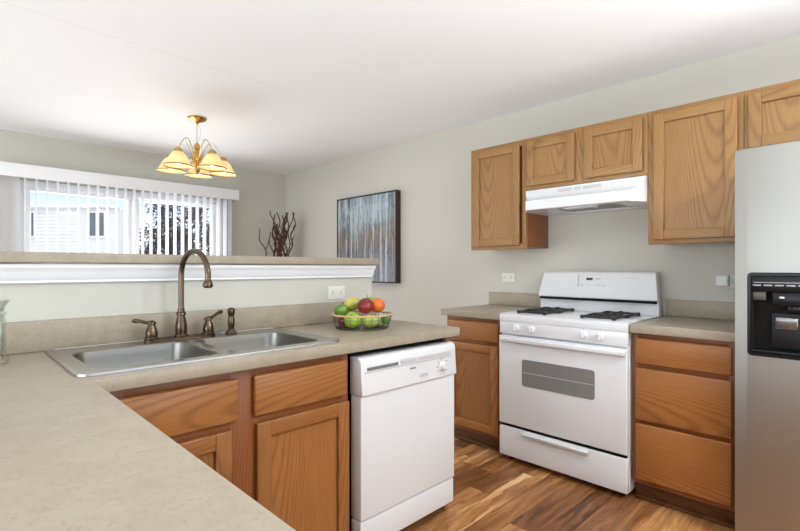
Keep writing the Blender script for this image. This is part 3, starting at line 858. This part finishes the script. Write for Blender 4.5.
# ------------------------------------------------------------------ range hood
hd = thing('range_hood', 'white under cabinet range hood above the stove', 'range hood', (2.86, 1.247, 1.55))
hy0, hy1 = .874, 1.618
lo0, lo1 = .938, 1.556   # the narrower front lip
m = M()
XH = XB - .002
loops = []
def sec(x, a, b, z0, z1): return [(x, a, z0), (x, b, z0), (x, b, z1), (x, a, z1)]
loops = [sec(XH, hy0, hy1, 1.552, 1.6985), sec(2.79, hy0, hy1, 1.552, 1.6985), sec(2.768, hy0 + .003, hy1 - .003, 1.552, 1.694), sec(2.755, hy0 + .012, hy1 - .012, 1.552, 1.655),
         sec(2.735, hy0 + .03, hy1 - .03, 1.552, 1.634), sec(2.70, hy0 + .052, hy1 - .052, 1.552, 1.618), sec(2.668, lo0, lo1, 1.552, 1.612), sec(2.664, lo0, lo1, 1.555, 1.606)]
m.loft(loops)
sh = m.build('shell', WHITE, hd)
carve_cut = M().box(2.72, 3.03, 1.0, 1.44, 1.50, 1.585, 0)
sh.parent = None; sh.location += hd.location
carve(sh, carve_cut)
sh.location -= hd.location; sh.parent = hd
M().box(2.74, 3.02, 1.05, 1.42, 1.562, 1.570, .002).build('filter', FILTER, hd)
m = M(); m.prism([(2.73, 1.548), (2.80, 1.548), (2.79, 1.575), (2.74, 1.575)], 1, 1.15, 1.34, bev=.003); m.build('lamp_lens', WHITE2, hd)
M().box(2.735, 3.025, 1.004, 1.04, 1.556, 1.57, .002).build('side_rail', CHROME, hd)
def on_hood(name, a, b, z0, z1, mat):
    fx_ = lambda z: 2.755 + (z - 1.655) / .039 * .013
    m = M(); m.loft([[(fx_(z0) - .0015, a, z0), (fx_(z0) - .0015, b, z0), (fx_(z0) + .004, b, z0), (fx_(z0) + .004, a, z0)], [(fx_(z1) - .0015, a, z1), (fx_(z1) - .0015, b, z1), (fx_(z1) + .004, b, z1), (fx_(z1) + .004, a, z1)]])
    m.build(name, mat, hd)
on_hood('vent_grille', 1.295, 1.385, 1.661, 1.680, GREYP); on_hood('vent_grille', 1.24, 1.28, 1.661, 1.680, GREYP); on_hood('vent_grille', 1.115, 1.225, 1.661, 1.680, GREYP)
for a in (1.03, 1.06): on_hood('switch', a, a + .016, 1.663, 1.677, WHITE2)

# ------------------------------------------------------------------ refrigerator
fr = thing('refrigerator', 'stainless side by side refrigerator with black ice dispenser', 'refrigerator', (2.75, -.045, 0))
FX = 2.402
M().box(FX + .085, 3.07, -.495, .408, .04, 1.675, .004).build('case', simple('grey_fridge_case', srgb(120, 120, 120), .5, var=.03), fr)
M().box(FX + .05, FX + .2, -.49, .404, .004, .055, .003).build('toe_grille', BLACK, fr)
DSP = (.06, .366, .822, 1.166)
def fdoor(y0, y1):
    m = M()
    # gently bowed front, extruded up
    n = 10; front = []
    for k in range(n + 1):
        y = y0 + (y1 - y0) * k / n; q = (2 * k / n - 1); front.append((FX + .012 * q * q * abs(q) + .001, y))
    poly = front + [(FX + .08, y1), (FX + .08, y0)]
    lo = [(x, y, .06) for x, y in poly]; hi = [(x, y, 1.676) for x, y in poly]; hi2 = [(x + (.012 if i <= n else 0), y, 1.688) for i, (x, y) in enumerate(poly)]
    hi15 = [(x + (.0035 if i <= n else 0), y, 1.6845) for i, (x, y) in enumerate(poly)]
    m.loft([lo, hi, hi15, hi2])
    return m.build('door', STEEL, None)
d1 = fdoor(.035, .411)
carve(d1, M().box(FX - .05, FX + .06, DSP[0] + .01, DSP[1] - .01, DSP[2] + .01, DSP[3] - .01, 0))
d1.location -= fr.location; d1.parent = fr
d2 = fdoor(-.498, .029); d2.location -= fr.location; d2.parent = fr
for yy in (.012, .052):
    m = M(); m.tube([(FX + .006, yy, .62), (FX - .03, yy, .63), (FX - .045, yy, .67), (FX - .045, yy, 1.4), (FX - .03, yy, 1.44), (FX + .006, yy, 1.45)], .011, 12)
    m.build('handle', STEEL, d1 if yy > .03 else d2)
# dispenser
m = M()
y0, y1, z0, z1 = DSP
fl = lambda x, g, r: [(x, p[0], p[1]) for p in rrect(y0 + g, y1 - g, z0 + g, z1 - g, r, 0)]
m.loft([fl(FX + .004, 0, .016), fl(FX - .004, 0, .016), fl(FX - .008, .004, .013), fl(FX - .008, .012, .008), fl(FX + .002, .016, .006)], cap0=False, cap1=False)
ds = m.build('dispenser_bezel', BLACK, d1)
M().box(FX - .004, FX + .055, y0 + .014, y1 - .014, 1.088, z1 - .014, .002).build('dispenser_panel', BLACK, d1)
m = M(); m.box(FX + .05, FX + .058, y0 + .012, y1 - .012, z0 + .012, 1.09, 0); m.box(FX, FX + .05, y1 - .018, y1 - .0115, z0 + .012, 1.088, 0); m.box(FX, FX + .05, y0 + .0115, y0 + .018, z0 + .012, 1.088, 0)
m.build('dispenser_cavity', DARK, d1)
M().box(FX - .004, FX + .052, y0 + .014, y1 - .014, z0 + .014, z0 + .026, .002).build('drip_tray', BLACK, d1)
m = M()
for k in range(7): m.box(FX - .0055, FX - .003, .320 - k * .036, .347 - k * .036, 1.111, 1.1165, .0005)
m.build('button_row', MARK, d1)
M().box(FX - .0052, FX - .003, .10, .345, 1.124, 1.1265, 0).build('button_line', MARK, d1)
M().box(FX + .0, FX + .05, .305, y1 - .018, 1.052, 1.087, .002).build('light_cover', simple('smoky_cover', srgb(64, 62, 55), .3), d1)
m = M(); m.box(FX + .004, FX + .05, .12, .285, 1.03, 1.087, .004); m.lathe([(.03, 0), (.03, .012), (.022, .02), (.014, .022)], (FX + .028, .215, 1.03), 18, axis=(0, 0, -1))
m.build('spout_housing', BLACK, d1)
M().box(FX + .001, FX + .005, .246, .262, 1.062, 1.069, .0005).build('indicator', GREYP, d1)
m = M(); m.prism([(FX + .048, .985), (FX + .018, .985), (FX + .012, .975), (FX + .014, .938), (FX + .022, .934), (FX + .048, .96)], 1, .205, .275, bev=.002)
m.build('paddle', simple('polished_paddle', srgb(150, 150, 152), .2, .9), d1)
M().prism([(FX + .049, 1.0), (FX + .036, 1.0), (FX + .03, .86), (FX + .049, .86)], 1, .10, .290, bev=.002).build('back_plate', simple('charcoal_plate', srgb(26, 26, 27), .35, spec=.3), d1)

# ------------------------------------------------------------------ outlets
def outlet(label, c, axis, w=.110, h=.070, name='outlet'):
    t = thing(name, label, 'outlet', c, 'white wall outlets')
    F_ = Face(axis, c[0] if axis == 'x' else c[1])
    u = c[1] if axis == 'x' else c[0]; z = c[2]
    m = M(); F_.box(m, u - w / 2, u + w / 2, .0005, .006, z - h / 2, z + h / 2, .003, 0, 3)
    m.build('cover_plate', CREAM, t)
    for s in (-1, 1):
        m = M(); F_.box(m, u + s * .027 - .016, u + s * .027 + .016, .005, .0072, z - .017, z + .017, .004, 0, 3)
        r = m.build('receptacle', CREAM, t)
        m = M()
        for dz in (-.0065, .0065): F_.box(m, u + s * .027 - .005, u + s * .027 + .003, .0065, .0076, z + dz - .0015, z + dz + .0015, 0)
        F_.box(m, u + s * .027 + .006, u + s * .027 + .010, .0065, .0076, z - .002, z + .002, .0008)
        m.build('slots', DARK, r)
    return t
outlet('white outlet on half wall behind the fruit basket', (1.512, 2.0185, 1.052), 'y')
outlet('white outlet on stove wall left of the range', (WX, 1.948, 1.112), 'x')
outlet('white outlet beside the refrigerator with an adapter plugged in', (WX, .553, 1.112), 'x')
ad = thing('plug_adapter', 'white plug in adapter on the outlet beside the refrigerator', 'adapter', (WX - .02, .578, 1.09))
M().box(WX - .038, WX - .0085, .549, .607, 1.086, 1.142, .005, seg=3).build('adapter_body', WHITE2, ad)
M().box(WX - .0395, WX - .0375, .553, .558, 1.095, 1.13, .001).build('status_strip', GREYP, ad)

# ------------------------------------------------------------------ picture
pc = thing('painting', 'abstract grey blue painting of pale trunks in black frame on wall', 'painting', (3.05, 3.6, 1.04))
py0, py1, pz0, pz1 = 3.12, 4.03, 1.040, 1.915
fxp = 3.028
m = M()
for q in ((py0, py0 + .012, pz0, pz1), (py1 - .012, py1, pz0, pz1), (py0 + .012, py1 - .012, pz0, pz0 + .012), (py0 + .012, py1 - .012, pz1 - .012, pz1)):
    m.box(fxp, WX - .0015, q[0], q[1], q[2], q[3], .001)
for f in m.bm.faces:
    if abs(f.normal.x) < .5 and (f.calc_center_median().y < py0 + .002): f.material_index = 1
m.build('frame', [FRAMEB, FRAMER], pc)
M().box(fxp + .006, WX - .01, py0 + .0125, py1 - .0125, pz0 + .0125, pz1 - .0125, .001).build('canvas', PAINT, pc)

# ------------------------------------------------------------------ curly branches in the corner
bxc, byc = 2.80, 4.80
br = thing('branch_arrangement', 'bundle of dark curly branches standing in the far corner', 'branches', (bxc, byc, 0))
M().lathe([(.09, .001), (.11, .02), (.125, .3), (.11, .6), (.08, .78), (.07, .85), (.085, .9), (.08, .9), (.062, .85), (.07, .78), (.0, .75)], (bxc, byc, 0), 28).build('vase', VASE, br)
RT = Vector((math.sin(A), -math.cos(A), 0)); FW = Vector((math.cos(A), math.sin(A), 0))
rnd = random.Random(5)
def branch(tx, ty, h, wav, r=.0095, start=None):
    n = 22; pts = []; rad = []
    ph, ph2 = rnd.random() * 6, rnd.random() * 6
    fq = rnd.uniform(20, 28)
    s0 = rnd.uniform(-.04, .04) if start is None else start
    b0 = RT * s0 + FW * rnd.uniform(-.035, .035)
    for k in range(n + 1):
        f = k / n; z = .77 + (h - .77) * f
        g = max(0, (z - .92) / max(.01, h - .92))
        off = b0 + (RT * (tx - s0) + FW * ty) * (g ** 1.1) + (RT * math.sin(z * fq + ph) + FW * math.sin(z * fq * .8 + ph2)) * wav * min(1, f * 3)
        pts.append(Vector((bxc, byc, z)) + off); rad.append(r * (1 - .45 * f))
    m = M(); m.tube(pts, rad, 8)
    # a curled side twig
    i = int(n * rnd.uniform(.6, .8)); p = pts[i]; d = RT * rnd.choice((-1, 1)) * .05
    m.tube([p, p + d * .5 + Vector((0, 0, .03)), p + d * .6 + Vector((0, 0, .07)), p + d + Vector((0, 0, .11))], [r * .6, r * .5, r * .45, r * .3], 6)
    m.build('branch', BARK, br)
for k in range(14):
    branch(rnd.uniform(-.09, .11), rnd.uniform(-.06, .06), rnd.uniform(1.66, 1.83), .017, .0115)
branch(-.265, 0, 1.64, .018, .009, -.05); branch(-.13, 0, 1.6, .016, .009, -.04); branch(.17, 0, 1.82, .018, .011, .05); branch(.13, .02, 1.84, .018, .010, .03); branch(-.115, .02, 1.85, .018, .010, -.03)

# ------------------------------------------------------------------ chandelier
hx, hy = 1.434, 3.717
ch = thing('chandelier', 'five arm brass chandelier with lit amber glass shades', 'chandelier', (hx, hy, CEIL - .001))
M().lathe([(.0, -.0005), (.068, -.0005), (.07, -.006), (.064, -.016), (.04, -.026), (.02, -.032), (.012, -.04), (.006, -.05)][::-1], (hx, hy, CEIL - .0005), 32).build('canopy', BRASS, ch)
# chain of links
m = M()
zt_, zb_ = CEIL - .048, 2.165
nl = 9; dz = (zt_ - zb_) / nl
for k in range(nl):
    zc = zb_ + dz * (k + .5); a = 0 if k % 2 else PI / 2
    pts = [(hx + math.cos(a) * .0065 * math.sin(q * 2 * PI / 12), hy + math.sin(a) * .0065 * math.sin(q * 2 * PI / 12), zc + (dz * .62) * math.cos(q * 2 * PI / 12)) for q in range(12)]
    m.tube(pts, .0013, 6, closed=True)
cord = [(hx + .02 * math.sin(q * PI / 8) * (1 + .2 * math.sin(q)) + .002, hy - .02 * math.sin(q * PI / 8), zt_ + (zb_ - zt_) * q / 8) for q in range(9)]
m.tube(cord, .0012, 6)
m.build('chain', simple('silvery_chain', srgb(205, 203, 196), .25, .8), ch)
M().lathe([(.003, 2.168), (.01, 2.162), (.02, 2.15), (.026, 2.13), (.026, 2.115), (.018, 2.105), (.022, 2.095), (.036, 2.07), (.04, 2.045), (.032, 2.01), (.022, 1.985), (.018, 1.965), (.024, 1.955), (.02, 1.94), (.008, 1.925), (.003, 1.915)], (hx, hy, 0), 24).build('body', BRASS, ch)
RIMB = simple('antique_brass_rim', srgb(150, 122, 66), .3, .9, var=.1)
ARMG = simple('pale_brass_arm', srgb(214, 205, 180), .2, .9)
vd = math.atan2(hy, hx)
for k in range(5):
    a = vd - math.radians(4) + k * 2 * PI / 5
    d = Vector((math.cos(a), math.sin(a), 0)); C0 = Vector((hx, hy, 0)); rs = .2
    P = lambda r, z: C0 + d * r + Vector((0, 0, z))
    m = M(); pts = [P(.03, 2.03)]
    for q in range(1, 14):
        f = q / 14; pts.append(P(.03 + (rs - .03) * f, 2.03 + .125 * math.sin(PI * f ** .8) + .045 * f))
    pts.append(P(rs, 2.078)); m.tube(pts, .0042, 10)
    # scroll by the body
    pts = [P(.035 + .03 * (1 - math.cos(q * .5)), 2.0 + .035 * math.sin(q * .5)) for q in range(10)]
    m.tube(pts, .0035, 8)
    arm = m.build('arm', ARMG, ch)
    m = M(); m.lathe([(.003, 2.086), (.016, 2.082), (.027, 2.072), (.03, 2.058), (.03, 2.048), (.026, 2.046)], tuple(P(rs, 0)), 22); m.build('socket_cup', BRASS, arm)
    prof = [(.026, 2.048), (.034, 2.046), (.052, 2.028), (.068, 2.0), (.082, 1.972), (.094, 1.952), (.101, 1.944), (.099, 1.9425), (.092, 1.949), (.080, 1.969), (.066, 1.997), (.050, 2.025), (.033, 2.043)]
    s = M().lathe(prof, tuple(P(rs, 0)), 32, cap=False).build('shade', SHADE, ch)
    ringp = [tuple(P(rs, 1.9435) + Vector((math.cos(q * 2 * PI / 36), math.sin(q * 2 * PI / 36), 0)) * .1015) for q in range(36)]
    M().tube(ringp, .0045, 8, closed=True).build('rim', RIMB, s)
    M().lathe([(.004, 2.04), (.013, 2.035), (.014, 2.02), (.022, 2.0), (.027, 1.982), (.024, 1.966), (.014, 1.957), (.003, 1.955)], tuple(P(rs, 0)), 18).build('bulb', BULB, s)
    pl = bpy.data.lights.new('bulb_light', 'POINT'); pl.energy = 0.55; pl.color = (1, .88, .68); pl.shadow_soft_size = .03
    lo_ = bpy.data.objects.new('bulb_light', pl); COL.objects.link(lo_); lo_.location = P(rs, 1.95) - ch.location; lo_.parent = ch

# ------------------------------------------------------------------ fruit basket
kx, ky, kz = 1.43, 1.705, CZ1 + .001
bk = thing('wire_basket', 'round wire basket with tan rim holding fruit on counter', 'basket', (kx, ky, kz))
circ = lambda r, z, n=48: [(kx + r * math.cos(q * 2 * PI / n), ky + r * math.sin(q * 2 * PI / n), z) for q in range(n)]
m = M(); m.tube(circ(.142, kz + .067), .0045, 8, closed=True); m.build('rim', TAN, bk)
m = M()
for r, z in ((.138, .048), (.132, .026), (.122, .003)): m.tube(circ(r, kz + z), .0014, 6, closed=True)
m.tube(circ(.06, kz + .003), .0014, 6, closed=True)
for k in range(26):
    a = k * 2 * PI / 26; c_, s_ = math.cos(a), math.sin(a)
    m.tube([(kx + r * c_, ky + r * s_, kz + z) for r, z in ((.02, .003), (.118, .003), (.124, .006), (.133, .03), (.141, .066))], .0013, 5)
m.build('wire_cage', WIRE, bk)
GREEN = fruit_mat('green_apple_skin', srgb(126, 162, 40), srgb(152, 182, 62), 14, speck=srgb(200, 215, 120))
GREEN2 = fruit_mat('deep_green_apple_skin', srgb(82, 128, 36), srgb(112, 152, 48), 14)
RED = fruit_mat('red_apple_skin', srgb(104, 12, 20), srgb(140, 26, 28), 12)
ORANGE = fruit_mat('orange_peel', srgb(226, 128, 36), srgb(212, 104, 40), 8, rough=.45)
MANGO = fruit_mat('yellow_mango_skin', srgb(214, 190, 84), srgb(150, 160, 62), 6, .42, .62)
PEAR = fruit_mat('pear_skin', srgb(176, 188, 92), srgb(150, 176, 70), 9, speck=srgb(140, 140, 70))
CUKE = fruit_mat('lime_skin', srgb(58, 104, 34), srgb(84, 132, 46), 16, rough=.35)
STEMM = simple('brown_stem', srgb(86, 58, 34), .7, var=.2)
def apple(label, c, r, mat, tilt=(0, 0, 1), stem=True, name='apple', cat='apple', stretch=.93, group=None):
    t = thing(name, label, cat, (c[0], c[1], c[2] - r * .9), group)
    prof = []
    for k in range(17):
        a = -PI / 2 + PI * k / 16
        rad = r * math.cos(a) * (1 + .05 * math.sin(a)); z = r * stretch * math.sin(a)
        if name == 'apple':
            if k >= 14: z -= r * .16 * ((k - 13) / 3) ** 1.6
            if k <= 2: z += r * .10 * ((3 - k) / 3) ** 1.6
        prof.append((rad, z))
    m = M(); m.lathe(prof, c, 28, axis=tilt); m.build('skin', mat, t, angle=80)
    tv = Vector(tilt).normalized()
    if stem:
        q = Vector(c) + tv * r * .72; m = M(); m.tube([q, q + tv * r * .22, q + tv * r * .42 + Vector((.003, .002, 0))], [.0016, .0014, .002], 7); m.build('stem', STEMM, t)
    return t
def longfruit(label, c, ax, L, r, mat, name, cat, neck=.6, pw=1.0):
    t = thing(name, label, cat, (c[0], c[1], c[2] - r * .9))
    axv = Vector(ax).normalized(); prof = []
    for k in range(19):
        f = k / 18; s = -L / 2 + L * f
        w = math.sqrt(max(0, 1 - (2 * f - 1) ** 2)) ** pw
        prof.append((r * w * (1 - (1 - neck) * f ** 1.5), s))
    m = M(); m.lathe(prof, c, 26, axis=ax); m.build('skin', mat, t, angle=80)
    q = Vector(c) + axv * (L / 2 - .002); m = M(); m.tube([q, q + axv * .012], [.002, .0016], 7); m.build('stem', STEMM, t)
    return t
def at(px, py, dep):
    tt = (px - 400) / 466
    return (dep * (math.cos(A) + math.sin(A) * tt), dep * (math.sin(A) - math.cos(A) * tt), CAMZ + (267.9 - py) / 466 * dep)
apple('bright green apple at basket front with its brown stem facing out', at(352.5, 320, 2.165), .0395, GREEN, tilt=(-.55, -.45, .55))
apple('deep green apple at the left side of the basket', at(341.5, 310.5, 2.235), .0345, GREEN2, tilt=(.1, -.1, 1))
apple('red apple on top in the middle of the basket', at(365.5, 306, 2.19), .039, RED, tilt=(-.35, -.25, .8))
apple('orange on top at the right side of the basket', at(377.5, 305.5, 2.235), .0365, ORANGE, stem=False, name='orange', cat='orange', stretch=.96)
longfruit('yellow green mango on top at the back left of the basket', at(352.5, 304, 2.27), tuple(RT * .8 + Vector((0, 0, .35))), .088, .035, MANGO, 'mango', 'mango', .8)
longfruit('pale green pear lying at basket front right below the orange', at(371.5, 321, 2.185), tuple(RT), .098, .037, PEAR, 'pear', 'pear', .55)
longfruit('dark green lime at the right end of the basket', at(384.5, 320, 2.235), tuple(FW * 1 - RT * .35), .046, .020, CUKE, 'lime', 'lime', .9)
apple('green apple peeking out behind between red apple and orange', at(368.5, 303.5, 2.31), .037, GREEN, tilt=(0, .2, 1))
apple('dark red apple low at the left behind the basket wires', at(343.5, 321.5, 2.24), .026, RED, tilt=(0, .3, 1))
